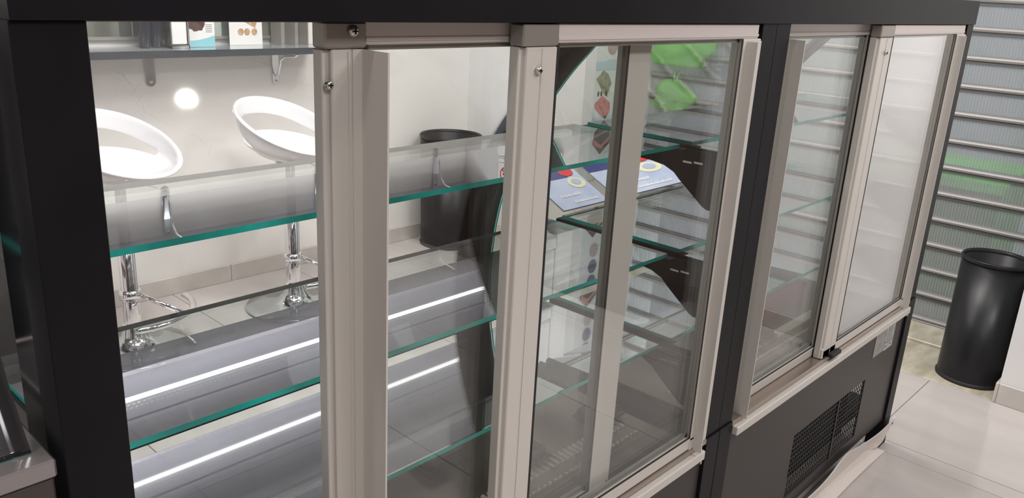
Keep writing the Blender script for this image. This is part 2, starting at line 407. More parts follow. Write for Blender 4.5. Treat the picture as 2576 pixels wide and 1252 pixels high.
# ------------------------------------------------------------------ display cases
YR = .705; ZT = 1.418; ZB = 1.354
PROF = [(1.055, 1.352), (1.109, 1.284), (1.170, 1.219), (1.221, 1.155), (1.277, 1.082), (1.322, 1.005), (1.353, .930), (1.376, .85), (1.391, .76), (1.395, .66), (1.388, .555), (1.365, .46), (1.327, .369), (1.285, .29)]
def curved(x0, x1, fl_, fr_, parent, prof=PROF):
    """bent front pane; fl_/fr_ widths of the black enamel band at the left and right end"""
    dd = .0225
    xs = [x0]; kinds = []
    if fl_: xs += [x0 + fl_, x0 + fl_ + dd]; kinds += ['k', 'dl']
    kinds.append('c'); 
    if fr_: xs += [x1 - fr_ - dd, x1 - fr_]; kinds += ['dr', 'k']
    xs.append(x1)
    # finer profile
    P = []
    for i in range(len(prof) - 1):
        p0 = prof[max(i - 1, 0)]; p1 = prof[i]; p2 = prof[i + 1]; p3 = prof[min(i + 2, len(prof) - 1)]
        for t in (0, .25, .5, .75):
            P.append(tuple(.5 * (2 * p1[k] + (p2[k] - p0[k]) * t + (2 * p0[k] - 5 * p1[k] + 4 * p2[k] - p3[k]) * t * t + (-p0[k] + 3 * p1[k] - 3 * p2[k] + p3[k]) * t ** 3) for k in (0, 1)))
    P.append(prof[-1])
    S = [0]
    for i in range(1, len(P)): S.append(S[-1] + math.dist(P[i], P[i - 1]))
    T = .006; nrm = []
    for i in range(len(P)):
        a = P[max(i - 1, 0)]; b = P[min(i + 1, len(P) - 1)]; l = math.dist(a, b); nrm.append((-(b[1] - a[1]) / l, (b[0] - a[0]) / l))
    V = []; F = []; MI = []; UV = []
    nx = len(xs); npf = len(P)
    for side in (0, 1):
        for j in range(npf):
            for i in range(nx):
                V.append((xs[i], P[j][0] + nrm[j][0] * T * side, P[j][1] + nrm[j][1] * T * side))
    def idx(s_, j, i): return s_ * npf * nx + j * nx + i
    for s_ in (0, 1):
        for j in range(npf - 1):
            for i in range(nx - 1):
                kd = kinds[i]; mi = {'c': 0, 'k': 1, 'dl': 2, 'dr': 2}[kd] if s_ == 0 else {'c': 0, 'k': 1, 'dl': 0, 'dr': 0}[kd]
                u0, u1 = {'dl': (0, 5), 'dr': (5, 0)}.get(kd, (0, 1))
                q = [idx(s_, j, i), idx(s_, j, i + 1), idx(s_, j + 1, i + 1), idx(s_, j + 1, i)]
                uv = [(u0, S[j]), (u1, S[j]), (u1, S[j + 1]), (u0, S[j + 1])]
                if s_ == 0: q = q[::-1]; uv = uv[::-1]
                F.append(q); MI.append(mi); UV.append(uv)
    for i in range(nx - 1):
        F.append([idx(0, 0, i), idx(0, 0, i + 1), idx(1, 0, i + 1), idx(1, 0, i)]); MI.append(3); UV.append([(0, 0)] * 4)
        F.append([idx(0, npf - 1, i), idx(1, npf - 1, i), idx(1, npf - 1, i + 1), idx(0, npf - 1, i + 1)]); MI.append(3); UV.append([(0, 0)] * 4)
    for j in range(npf - 1):
        for i in (0, nx - 1):
            F.append([idx(0, j, i), idx(1, j, i), idx(1, j + 1, i), idx(0, j + 1, i)]); MI.append(3); UV.append([(0, 0)] * 4)
    me = bpy.data.meshes.new('front_glass'); me.from_pydata(V, [], F)
    for mm in (glassc, fritm, fritd, edgem): me.materials.append(mm)
    me.polygons.foreach_set('material_index', MI); me.polygons.foreach_set('use_smooth', [True] * len(F))
    ul = me.uv_layers.new(name='UVMap'); k = 0
    for uvs in UV:
        for q in uvs: ul.data[k].uv = q; k += 1
    me.update()
    o = bpy.data.objects.new('front_glass', me); COL.objects.link(o); o.parent = parent; o.location = -wloc(parent)
    o['label'] = 'bent front pane with black printed border'
    return o

def shelf(x0, x1, y0, y1, z, parent):
    m = MB(); t = .008
    ys = y1 - (.093 if z > .8 else .042)
    m.box(x0, x1, ys + .0002, y1, z - t, z)
    m.mi = [0, 0, 2, 1, 3, 1]
    m.box(x0, x1, y0, ys, z - t, z)
    m.mi = m.mi[:6] + [2, 2, 1, 1, 0, 1]
    return part('glass_shelf', m, [shelfg, edgem, shelfm if z > .8 else shelfs, edged], parent, 'mirror coated glass shelf with teal edge and clear front strip')
def bracket(x, side, yf, z, parent):
    """cantilever plate rising from the rear post: arm with a curved gusset, and a ledge for the glass"""
    b = thing_part('shelf_bracket', parent)
    o = MB()
    out = [(.722, z - .009), (yf, z - .009), (yf, z - .030), (yf - .006, z - .038), (.93, z - .046), (.90, z - .050), (.875, z - .060), (.86, z - .073), (.80, z - .118), (.79, z - .122), (.722, z - .122)]
    o.prism(out, 'x', x - .0015, x + .0015)
    o.box(min(x, x + side * .022), max(x, x + side * .022), .85, yf, z - .0115, z - .0085)
    p = part('shelf_bracket', o, blackm, parent)
    m = MB(); m.box(x - .0035, x + .0035, .81, .83, z - .034, z - .030); m.box(x - .0035, x + .0035, .835, .855, z - .036, z - .032)
    part('hook_slot', m, screwm, p)
    return p
def thing_part(n, p): return None

def pane(x0, x1, y, z0, z1, mat, t=.004):
    m = MB(); m.box(x0, x1, y, y + t, z0, z1); m.mi = [1, 1, 0, 1, 0, 1]; return m

def sliding_door(x0, x1, y, parent, handle, lip, gm=None, z0=.524, z1=1.353, sl=.045, sr=.035, label=None):
    """double-glazed aluminium sliding door, rear face at y; handle 'l' or 'r'; lip = handle flange depth"""
    gm = gm or glassm
    hz = 1.328; rz = z0 + .027
    d = bpy.data.objects.new('sliding_door', None); COL.objects.link(d); d.parent = parent; d.location = Vector((x0, y, z0)) - wloc(parent)
    if label: d['label'] = label
    D = .022
    m = MB(); m.box(x0 + sl - .001, x1 - sr * .2, y, y + D, hz, z1, ch=.0015); m.box(x0 + sl, x1 - sr * .2, y - .001, y + .002, hz + .004, hz + .008)
    part('top_rail', m, aluh, d)
    m = MB(); m.box(x0 + .002, x1 - .002, y, y + D, z0, rz, ch=.0015); m.box(x0 + .01, x1 - .01, y - .0015, y, rz - .006, rz - .002)
    part('bottom_rail', m, alu, d)
    m = MB()
    m.box(x0 + .008, x0 + sl, y, y + D, z0, hz - .004, ch=.0015); m.box(x0, x0 + .009, y + .006, y + D, z0, hz - .004, ch=.001)
    m.box(x0 + sl * .55, x0 + sl * .55 + .002, y - .001, y + .001, z0 + .002, hz - .006)
    part('stile', m, alu, d)
    m = MB(); m.box(x0 - .001, x0 + sl, y - .002, y + D, hz - .003, z1 - .001, ch=.002)
    part('corner_cap', m, alud, d, 'darker grey corner cap')
    m = MB(); m.box(x1 - sr, x1, y, y + D, z0, hz, ch=.0015)
    part('stile', m, alu, d)
    # glazing beads, rubber and spacer bars
    gx0, gx1, gz0, gz1 = x0 + sl, x1 - sr, rz, hz
    for (a, b, c, e) in ((gx0, gx0 + .008, gz0, gz1), (gx1 - .008, gx1, gz0, gz1), (gx0, gx1, gz0, gz0 + .008), (gx0, gx1, gz1 - .006, gz1)):
        pp = part('spacer_bar', B(a, b, y + .007, y + .015, c, e), spacer, d, 'dotted metal spacer between the panes')
    m = MB()
    for (a, b, c, e) in ((gx0 - .001, gx0 + .003, gz0, gz1), (gx1 - .003, gx1 + .001, gz0, gz1), (gx0, gx1, gz0 - .001, gz0 + .003)):
        m.box(a, b, y - .0005, y + .0005, c, e)
    part('glazing_seal', m, rubber, d, 'thin black glazing seal')
    part('glass_pane', pane(gx0 + .003, gx1 - .003, y + .003, gz0 + .003, gz1 - .002, gm), [gm, glassm], d)
    part('glass_pane', pane(gx0 + .003, gx1 - .003, y + .015, gz0 + .003, gz1 - .002, gm), [gm, glassm], d)
    if handle == 'l':
        m = MB(); hx = x0 + sl - .006
        m.box(hx, hx + .0025, y - lip, y + .004, z0 - .006, hz - .004); m.box(hx - .012, hx, y - .0015, y, z0 - .006, hz - .004)
        part('handle', m, alu, d, 'tall aluminium grip flange')
    if handle == 'r':
        m = MB(); hx = x1 - sr + .012
        m.box(hx, hx + .003, y - lip, y + .004, z0 - .004, hz - .004); m.box(hx - .012, hx, y - .0015, y, z0 - .004, hz - .004); m.box(hx + .003, x1, y - .001, y + .001, z0 - .004, hz - .004)
        part('handle', m, alu, d, 'tall aluminium grip flange')
    return d

louv_me = None
def make_case(name, label, xa, xb, posts, shelves, doors, panel, vent, band_l, band_r, brk):
    """xa..xb outer width; posts = list of (x0,x1)"""
    c = thing(name, label, 'display case', ((xa + xb) / 2, .95, 0), 'refrigerated cake display cases')
    # canopy
    m = MB(); m.prism([(YR - .004, ZB), (YR - .004, ZT), (1.045, ZT), (1.075, ZB + .012), (1.07, ZB)], 'x', xa, xb)
    part('top_beam', m, blackm, c, 'black beam across the top of the case')
    for (a, b) in posts:
        m = MB(); m.box(a, b, YR, YR + .045, .525, ZB, ch=.001); part('rear_post', m, blackm, c)
        m = MB(); m.box(a + .001, b - .001, YR - .004, YR + .045, .0, .522, ch=.001); part('leg', m, blackm, c)
    # front legs
    for a in (xa + .01, xb - .05):
        part('leg', B(a, a + .04, 1.06, 1.10, 0, .13), blackm, c)
    # cold well: deck top, front rim, body
    x0, x1 = posts[0][1], posts[-1][0]
    b_ = part('deck', B(x0, x1, YR + .03, 1.125, .486, .500, ch=.002), deckm, c, 'brushed steel deck with rows of air slots')
    m = MB(); m.box(x0, x1, 1.105, 1.124, .13, .4855); m.box(x0, x1, YR + .055, 1.105, .13, .16); m.box(x0, x1, 1.124, 1.31, .255, .272); m.box(x0, x1, 1.27, 1.31, .272, .289)
    part('front_skirt', m, blackp, c)
    me = None
    n = int((x1 - x0 - .08) / .0155)
    for row, (yy, ln) in enumerate(((.868, .030), (.835, .007))):
        first = None
        for k in range(n):
            xx = x0 + .04 + k * .0155
            if first is None:
                q = MB(); q.prism([(xx, .4995), (xx + .0035, .5035), (xx + .0075, .5035), (xx + .009, .4995)], 'y', yy, yy + ln)
                o = q.obj('louvre', deckin); o.parent = b_; o.location = -wloc(b_); first = o; base = Vector(o.location)
            else:
                o = first.copy(); COL.objects.link(o); o.location = base + Vector((k * .0155, 0, 0))
    # rear sill and track
    m = MB(); m.box(x0, x1, YR - .004, YR + .045, .512, .523, ch=.001); part('door_track', m, steel, c, 'steel door track')
    m = MB(); m.box(x0 + .003, x1 - .022, YR - .016, YR - .001, .490, .511, ch=.002)
    rl = part('sill_rail', m, alu, c, 'pale metal rail under the doors')
    part('end_pin', B(x1 - .034, x1 - .029, YR - .014, YR - .009, .482, .491), screwm, rl)
    m = MB(); m.box(x0, x1, YR + .03, YR + .05, ZB - .003, ZB + .0, 0); part('header_track', m, alud, c)
    # rear panel with vent opening
    m = MB(); px0, px1, pz0, pz1 = x0 + .0, x1 - .0, .10, .497
    if vent:
        vx0, vx1, vz0, vz1 = vent
        for q in ((px0, vx0, pz0, pz1), (vx1, px1, pz0, pz1), (vx0, vx1, vz1, pz1), (vx0, vx1, pz0, vz0)): m.box(q[0], q[1], YR + .004, YR + .010, q[2], q[3])
    else: m.box(px0, px1, YR + .004, YR + .010, pz0, pz1)
    part('rear_panel', m, blackp, c, 'matt black service panel')
    if vent:
        part('fan_recess', B(vx0 - .01, vx1 + .01, YR + .046, YR + .05, vz0 - .01, vz1 + .01), rubber, c)
        m = MB(); k = 0; nz = 13; st = (vz1 - vz0) / nz
        for i in range(nz + 1):
            zz = vz0 + i * st
            pts = [(vx0 + j * (vx1 - vx0) / 64, YR + .007 + (.0016 if (i + j) % 2 else -.0016), zz + (.0012 if j % 2 else -.0012)) for j in range(65)]
            m.tube(pts, .0017, 4, cap=False)
        for j in range(0, 32):
            xx = vx0 + (j + .5) * (vx1 - vx0) / 32
            m.tube([(xx, YR + .0085, vz0), (xx, YR + .0085, vz1)], .0015, 4, cap=False)
        g = part('vent_grille', m, pr('grille_wire', (.05, .048, .046), .4, .3), c, 'black wire mesh grille'); g['kind'] = 'stuff'
        part('grille_bar', B(vx0 + (vx1 - vx0) * .60, vx0 + (vx1 - vx0) * .60 + .006, YR + .003, YR + .006, vz0, vz1), blackp, c)
    curved(xa + .004, xb - .003, band_l, band_r, c)
    for (z, y0, y1) in shelves['z']:
        shelf(shelves['x'][0], shelves['x'][1], y0, y1, z, c)
        for (bx, sd) in brk: bracket(bx, sd, y1 + .012, z, c)
    return c

ZS = [(1.110, .862, 1.134), (.880, .861, 1.187), (.675, .857, 1.190)]
case1 = make_case('display_case', 'black framed cake display case nearest the camera with its rear door slid open',
                  .207, 1.457, [(.207, .263), (1.403, 1.457)], dict(x=(.270, 1.430), z=ZS), None, None, None, 0, .112, [(.266, 1), (1.441, -1)])
case2 = make_case('display_case', 'farther black framed display case with both rear doors shut, beside the shutter',
                  1.457, 2.684, [(1.457, 1.513), (2.628, 2.684)], dict(x=(1.478, 2.615), z=ZS), None, None, (1.896, 2.374, .141, .332), 0, .115, [(1.472, 1), (2.624, -1)])
part('end_panel', B(.216, .222, YR + .046, .835, .50, ZB - .002), blackgl, case1, 'black glass end panel')
# doors of the near case: the left one has been slid right behind the other
d1 = sliding_door(.503, 1.100, YR + .026, case1, 'l', .045, sl=.052, sr=.06, label='left rear door slid open to the right')
d2 = sliding_door(.775, 1.402, YR, case1, 'r', .022, sl=.068, sr=.066, label='right rear door')
screw(.536, YR + .021, 1.343, d1, .006); screw(.508, YR + .026, 1.288, d1, .005); screw(.806, YR - .003, 1.295, d2, .0055)
d3 = sliding_door(1.514, 2.012, YR + .026, case2, 'l', .041, sl=.043, label='left rear door')
d4 = sliding_door(1.972, 2.626, YR, case2, 'r', .022, sl=.085, sr=.085, gm=glassh, label='right rear door with a bright sheen')
screw(2.02, YR - .003, 1.290, d4, .0055)
m = MB(); m.box(2.005, 2.06, YR - .018, YR - .002, .521, .534, ch=.003); part('door_guide', m, rubber, case2, 'black rubber door guide')
# rating labels on the far case
st1 = MB(); st1.box(2.395, 2.478, YR + .0025, YR + .004, .395, .485)
stk = pr('label_silver', (.42, .41, .40), .4, .3, noise=.35, nscale=70)
stw = pr('label_paper', (.55, .56, .52), .6, noise=.3, nscale=90)
part('rating_label', st1, stk, case2, 'silver rating label')
st2 = MB(); st2.box(2.482, 2.553, YR + .0025, YR + .004, .392, .494)
lb = part('rating_label', st2, stw, case2, 'pale paper rating label')
m = MB(); m.box(2.486, 2.549, YR + .0020, YR + .0026, .416, .418)
for k in range(7): m.box(2.492, 2.535 + .01 * math.sin(k * 3), YR + .0020, YR + .0026, .426 + k * .008, .4275 + k * .008)
m.box(2.492, 2.498, YR + .0020, YR + .0026, .402, .407); m.box(2.528, 2.536, YR + .0020, YR + .0026, .402, .407)
part('printed_lines', m, blackp, lb)
# black caps on the decks
def cap(x, y, label, z=.5105):
    t = thing('fan_cap', label, 'cap', (x, y, .5), 'black caps on the deck')
    m = MB(); m.box(x - .045, x + .045, y - .03, y + .03, z, z + .020, ch=.006); part('cover', m, rubber, t)
    m = MB(); m.box(x - .050, x + .050, y - .036, y + .036, z - .0045, z + .002, ch=.001); part('flange', m, blackm, t)
cap(1.335, .93, 'black square cap on the near deck, right of the inner door edge')
cap(1.085, .93, 'black square cap on the near deck beside the middle door stile')
cap(.955, 1.03, 'black square cap seen through the open inner door near the front of the deck')
cap(2.02, .905, 'black square cap on the far case deck below the red carton')
# red folded carton on the far deck
redm = pr('dark_red_card', (.24, .035, .035), .45)
t = thing('carton', 'flat dark red carton lying on the deck of the far case', 'box', (2.3, 1.0, .503))
m = MB(); m.box(2.14, 2.42, .955, 1.10, .501, .545, ch=.002); part('base', m, redm, t)
m = MB(); m.box(2.135, 2.425, .95, 1.105, .546, .560, ch=.002); part('lid', m, redm, t)

# cards for unidentified blue shapes in the far case, between rim and bent glass
bluem = pr('card_blue', (.40, .46, .68), .2, coat=.4, noise=.35, nscale=7, col2=(.60, .65, .80))
navym = pr('card_navy', (.02, .03, .20), .2, coat=.5)
redg = pr('card_red', (.75, .02, .03), .2, coat=.5)
yelg = pr('card_yellow', (.74, .72, .48), .3)
def leaflet(x0, x1, ya, za, yb, zb, label):
    t = thing('leaflet', label, 'leaflet', ((x0 + x1) / 2, ya, za), 'blue cards leaning inside the far case')
    dy, dz = yb - ya, zb - za
    def S(u0, u1, v0, v1, off, th, mat, nm, oval=False):
        L = math.hypot(dy, dz); ny, nz = -dz / L, dy / L; M = MB()
        def P(u, v, h): return (x0 + (x1 - x0) * u, ya + dy * v + ny * h, za + dz * v + nz * h)
        if oval:
            n = 24; uc, vc, ur, vr = (u0 + u1) / 2, (v0 + v1) / 2, (u1 - u0) / 2, (v1 - v0) / 2
            ring = [(uc + ur * math.cos(2 * PI * k / n), vc + vr * math.sin(2 * PI * k / n)) for k in range(n)]
        else: ring = [(u0, v0), (u1, v0), (u1, v1), (u0, v1)]
        n = len(ring); vs = [P(u, v, off) for u, v in ring] + [P(u, v, off + th) for u, v in ring]
        M.add(vs, [tuple(range(n)), tuple(range(n, 2 * n))] + [(i, (i + 1) % n, (i + 1) % n + n, i + n) for i in range(n)])
        return part(nm, M, mat, t)
    S(0, 1, 0, 1, 0, .004, bluem, 'card')
    S(.0, .72, .72, 1, .0042, .0006, navym, 'navy_corner')
    S(.62, .92, .74, .98, .0049, .0006, redg, 'red_spot', True)
    S(.60, .95, .42, .70, .0042, .0006, yelg, 'yellow_spot', True)
    S(.68, .88, .50, .66, .0049, .0004, bluem, 'spot_center', True)
    white = MATS['brochure_white']
    M = MB(); L = math.hypot(dy, dz); ny, nz = -dz / L, dy / L
    rr = random.Random(3)
    for line, (v, u0, u1) in enumerate(((.10, .35, .85), (.27, .2, .6))):
        u = u0
        while u < u1:
            wd = rr.uniform(.015, .03); h = rr.uniform(.04, .08)
            ring = [(u, v), (u + wd, v), (u + wd * .7, v + h), (u + wd * .1, v + h * .8)]
            vs = [(x0 + (x1 - x0) * a, ya + dy * b + ny * .0042, za + dz * b + nz * .0042) for a, b in ring] + [(x0 + (x1 - x0) * a, ya + dy * b + ny * .005, za + dz * b + nz * .005) for a, b in ring]
            M.add(vs, [(0, 1, 2, 3), (4, 5, 6, 7), (0, 1, 5, 4), (1, 2, 6, 5), (2, 3, 7, 6), (3, 0, 4, 7)])
            u += wd * 1.5
    o = part('lettering', M, white, t)
leaflet(1.70, 2.02, 1.190, .886, 1.325, .950, 'blue card with red and yellow spots leaning behind the far case middle shelf')
leaflet(1.485, 1.66, 1.190, .886, 1.325, .950, 'paler blue card leaning left of the other, next to the enamel band')

# kick plate strips at the foot of the far case
cream = pr('cream_metal', (.78, .73, .69), .4)
kp = thing('kick_plate', 'bent cream metal kick plate pulled loose along the foot of the far case', 'plinth', (2.1, .69, 0))
m = MB(); vs = []; N = 60
xs = [1.53 + (2.70 - 1.53) * i / N for i in range(N + 1)]
def bow(x):
    t = min(1, max(0, (x - 1.53) / .05), ) * min(1, max(0, (2.615 - x) / .05)); return t * t * (3 - 2 * t)
def kz(x): 
    return (.098 + .020 * math.exp(-((x - 2.27) / .10) ** 2) + .006 * math.sin(x * 9), .060 - .060 * min(1, max(0, (2.68 - x) / .10)) + 0.001)
for x_ in xs:
    zt, zb = kz(x_); wob = .004 * math.sin(x_ * 14)
    yb = .693 + .032 * bow(x_)
    vs += [(x_, yb, zb), (x_, .688 + wob * .8, zt), (x_, .692 + wob * .8, zt), (x_, yb + .004, zb)]
F = [(0, 1, 2, 3), tuple(4 * N + k for k in (3, 2, 1, 0))]
for i in range(N):
    for k in range(4): F.append((4 * i + k, 4 * i + (k + 1) % 4, 4 * (i + 1) + (k + 1) % 4, 4 * (i + 1) + k))
m.add(vs, F); part('upright_face', m, cream, kp)
m = MB(); vs = []
for x_ in xs:
    x_ = min(x_, 2.615); lift = .004 + .007 * max(0, math.sin((x_ - 2.15) * 7))
    vs += [(x_, .731, .001), (x_, .678, lift - .003), (x_, .678, lift), (x_, .731, .004)]
m.add(vs, F); part('foot_flange', m, cream, kp)
screw(2.672, .690, .080, kp, .006)

# ------------------------------------------------------------------ service counter case on the left
c0 = thing('serving_case', 'third glass display case at the left edge with a steel serving ledge', 'display case', (-.4, .95, 0))
part('ledge', B(-1.2, .200, YR - .0, .98, .966, .984, ch=.002), pr('ledge_steel', (.34, .31, .31), .14, .6, noise=.1, nscale=4), c0, 'polished steel ledge')
part('ledge_front', B(-1.2, .198, YR + .004, YR + .016, .87, .965, ch=.002), pr('brown_black', (.06, .05, .045), .3), c0)
part('rear_panel', B(-1.2, .198, YR + .02, YR + .03, .10, .868), blackp, c0)
part('body', B(-1.2, .198, YR + .04, 1.15, .08, .90, ch=.004), blackp, c0)
PROF0 = [(.80, 1.36), (.802, 1.30), (.803, 1.22), (.801, 1.16), (.793, 1.10), (.775, 1.05), (.748, 1.01), (.728, .985)]
o = curved(-1.2, .188, 0, .016, c0, [(y + .0, z) for y, z in PROF0])
part('rear_post', B(.150, .2, .985, 1.02, .984, 1.32, ch=.001), blackm, c0)
shelf(-1.1, .18, .82, .99, 1.115, c0)
part('leg', B(-1.15, -1.10, .75, .80, 0, .08), blackm, c0); part('leg', B(.10, .15, .75, .80, 0, .08), blackm, c0)

t = thing('reflection_blocker', 'unseen dark brown cupboard added by the right wall to dim reflections in the doors', 'cupboard', (3.1, -1.15, 0))  # added out of view to darken what the door glass reflects
brn = pr('brown_wood', (.085, .055, .042), .5, noise=.3, nscale=8, stretch=(4, 4, .5))
part('body', B(2.90, 3.285, -1.98, -.42, .0, 2.15, ch=.004), brn, t)
for a, b in ((-1.975, -1.205), (-1.195, -.425)):
    d_ = part('door', B(2.884, 2.898, a, b, .06, 2.13, ch=.003), brn, t)
    part('handle', B(2.870, 2.882, -1.20 if a < -1.5 else -1.09, -1.185 if a < -1.5 else -1.075, .95, 1.15, ch=.002), alu, d_)
# ------------------------------------------------------------------ wall shelves
def chrome_bracket(x, y, ztop, L, parent, arm=True, w=.017, mat=None):
    m = MB(); n = 10
    pts = [(x - w, ztop), (x + w, ztop)] + [(x + w * math.cos(-PI * k / n), ztop - L + w + w * math.sin(-PI * k / n)) for k in range(n + 1)]
    m.prism(pts, 'y', y - .007, y - .001)
    b = part('wall_bracket', m, chrome, parent, 'chrome wall bracket')
    for zz in (ztop - .015, ztop - L + w): screw(x, y - .008, zz, b, .007)
    if arm:
        m = MB()
        p = [(x, y - .010, ztop - L + .035), (x, y - .030, ztop - L + .05), (x, y - .040, ztop - L * .5), (x, y - .055, ztop - L * .25), (x, y - .09, ztop - .022), (x, y - .17, ztop - .014), (x, y - .185, ztop - .008), (x, y - .186, ztop)]
        m.tube(p, .0055, 10); part('support_arm', m, chrome, b)
    return b
ws = thing('wall_shelf', 'dark edged glass shelf on the back wall carrying leaflets and a napkin box', 'shelf', (1.2, WY, 1.05))
m = MB(); m.box(.2, 2.25, 3.19, WY - .001, 1.052, 1.080); m.mi = [1, 0, 1, 1, 1, 1]
part('board', m, [wshelfg, wshelfe], ws)
chrome_bracket(1.497, WY, 1.052, .135, ws, arm=False, w=.020); chrome_bracket(2.074, WY, 1.052, .155, ws, w=.016); chrome_bracket(.9, WY, 1.052, .15, ws)
us = thing('upper_wall_shelf', 'long upper shelf on chrome brackets high on the back wall, mirrored in the glass', 'shelf', (2.0, WY, 1.94))
m = MB(); m.box(.6, 3.29, 3.16, WY - .001, 1.945, 1.963); part('board', m, pr('pale_board', (.30, .29, .33), .4), us)
for x_ in (1.52, 2.29, 3.07): chrome_bracket(x_, WY, 1.945, .215, us, w=.018)

t = thing('wall_glow', 'small round glowing disc for a bright spot on the back wall under the wall shelf', 'light', (1.644, WY, .859))  # emissive discs imitate a bright spot whose source is unknown
m = MB(); m.prism([(1.644 + .042 * math.cos(2 * PI * k / 24), .859 + .034 * math.sin(2 * PI * k / 24)) for k in range(24)], 'y', WY - .010, WY - .001); part('lens', m, spotglowm, t)
m = MB(); m.prism([(1.668 + .024 * math.cos(2 * PI * k / 24), .846 + .022 * math.sin(2 * PI * k / 24)) for k in range(24)], 'y', WY - .008, WY - .001); part('side_glow', m, spotglowm, t)
# things on the lower wall shelf
zsh = 1.0805
mi = thing('wall_mirror', 'greenish framed wall mirror behind the things on the wall shelf', 'mirror', (1.6, WY, zsh))
part('mirror_glass', B(.6, 2.235, WY - .014, WY - .004, 1.116, 1.62), mirrorm, mi)
m = MB(); m.box(.6, 2.24, WY - .018, WY - .002, 1.104, 1.116); m.box(2.235, 2.243, WY - .018, WY - .002, 1.104, 1.62); m.box(.6, 2.24, WY - .018, WY - .002, 1.62, 1.628)
part('frame', m, alud, mi)
def bottle(x, y, label):
    t = thing('bottle', label, 'bottle', (x, y, zsh), 'dark bottles on the wall shelf')
    m = MB(); m.lathe([(.001, zsh), (.020, zsh), (.0235, zsh + .005), (.0235, zsh + .15), (.019, zsh + .18), (.013, zsh + .205), (.012, zsh + .245), (.001, zsh + .245)], 24, (x, y)); part('body', m, pr('dark_bottle', (.01, .014, .03), .08), t)
    m = MB(); m.lathe([(.001, zsh + .246), (.015, zsh + .246), (.015, zsh + .268), (.001, zsh + .268)], 16, (x, y)); part('cap', m, blackgl, t)
bottle(1.445, 3.31, 'left dark glass bottle on the wall shelf'); bottle(1.496, 3.32, 'right dark glass bottle on the wall shelf beside the napkin box')
t = thing('napkin_box', 'chrome napkin dispenser with white napkins on the wall shelf', 'napkin dispenser', (1.563, 3.30, zsh))
m = MB()
for q in ((1.524, 1.530, 3.26, 3.34, zsh, zsh + .17), (1.599, 1.603, 3.26, 3.34, zsh, zsh + .17), (1.524, 1.603, 3.336, 3.34, zsh, zsh + .17), (1.524, 1.603, 3.26, 3.34, zsh, zsh + .012)): m.box(*q)
part('holder', m, chrome, t); part('napkins', B(1.532, 1.597, 3.265, 3.334, zsh + .013, zsh + .20, ch=.004), frost, t)
# printed cards
def img_mat(name, base, c1, c2, sc=18):
    return pr(name, base, .35, 0, .5, noise=1, nscale=sc, col2=c2)
brown = pr('print_chocolate', (.045, .018, .015), .35, noise=.6, nscale=30, col2=(.12, .06, .05))
cyan = pr('print_cyan', (.25, .55, .62), .35)
caramel = pr('print_caramel', (.42, .20, .09), .4, noise=.7, nscale=40, col2=(.62, .45, .28))
cream2 = pr('print_cream', (.70, .56, .40), .4)
pinkr = pr('print_red_cake', (.50, .10, .10), .4, noise=.7, nscale=40, col2=(.72, .32, .30))
greenb = pr('print_green_cake', (.20, .22, .12), .4, noise=.8, nscale=40, col2=(.42, .40, .28))
navyp = pr('print_navy', (.03, .04, .13), .35, noise=.5, nscale=60, col2=(.12, .13, .25))
greyt = pr('print_grey', (.35, .33, .33), .5)
def flat_shape(pts, y, th=.0008):
    m = MB(); m.prism(pts, 'y', y - th, y); return m
def oval(cx, cz, rx, rz, n=20, f=None):
    return [(cx + rx * math.cos(2 * PI * k / n) * (1 + (f(k) if f else 0)), cz + rz * math.sin(2 * PI * k / n) * (1 + (f(k) if f else 0))) for k in range(n)]
t = thing('menu_card', 'white menu card with a chocolate cake photo and cyan wave on the wall shelf', 'card', (1.7, 3.30, zsh))
part('card', B(1.608, 1.732, 3.30, 3.303, zsh, zsh + .21), frost, t)
part('cake_print', flat_shape(oval(1.654, zsh + .090, .036, .026, 20, lambda k: .12 * math.sin(k * 2.3)), 3.2995), brown, t)
part('wave_print', flat_shape([(1.609, zsh + .001), (1.731, zsh + .001), (1.731, zsh + .046), (1.696, zsh + .036), (1.656, zsh + .028), (1.609, zsh + .025)], 3.2995), cyan, t)
m = MB()
for k in range(5): m.box(1.693, 1.721, 3.2988, 3.2995, zsh + .060 + k * .007, zsh + .062 + k * .007)
part('printed_lines', m, greyt, t)
t = thing('cake_poster', 'white card with a cake slice photo leaning behind the menu card', 'card', (1.93, 3.36, zsh))
part('card', B(1.832, 1.988, 3.362, 3.365, zsh, zsh + .24), frost, t)
part('slice_print', flat_shape([(1.872, zsh + .115), (1.955, zsh + .072), (1.965, zsh + .105), (1.97, zsh + .13), (1.89, zsh + .16), (1.872, zsh + .14)], 3.3615), caramel, t)
part('cream_print', flat_shape([(1.885, zsh + .122), (1.95, zsh + .092), (1.970, zsh + .112), (1.90, zsh + .145)], 3.3605), cream2, t)
for k, x_ in enumerate((1.885, 1.915, 1.95)): part('bite_print', flat_shape(oval(x_, zsh + .055, .014, .015, 12), 3.3615), caramel, t)
t = thing('leaflet_holder', 'grey acrylic leaflet holder at the right end of the wall shelf', 'holder', (2.12, 3.36, zsh))
for x_ in (2.045, 2.115, 2.18): part('divider', B(x_, x_ + .004, 3.30, 3.39, zsh, zsh + .24), alud, t)
part('back_sheet', B(2.045, 2.184, 3.386, 3.390, zsh, zsh + .25), pr('grey_card', (.48, .49, .48), .4), t)
part('sheet', B(2.12, 2.178, 3.372, 3.376, zsh, zsh + .20), pr('grey_print', (.40, .40, .41), .4, noise=.5, nscale=25, col2=(.55, .52, .52)), t)

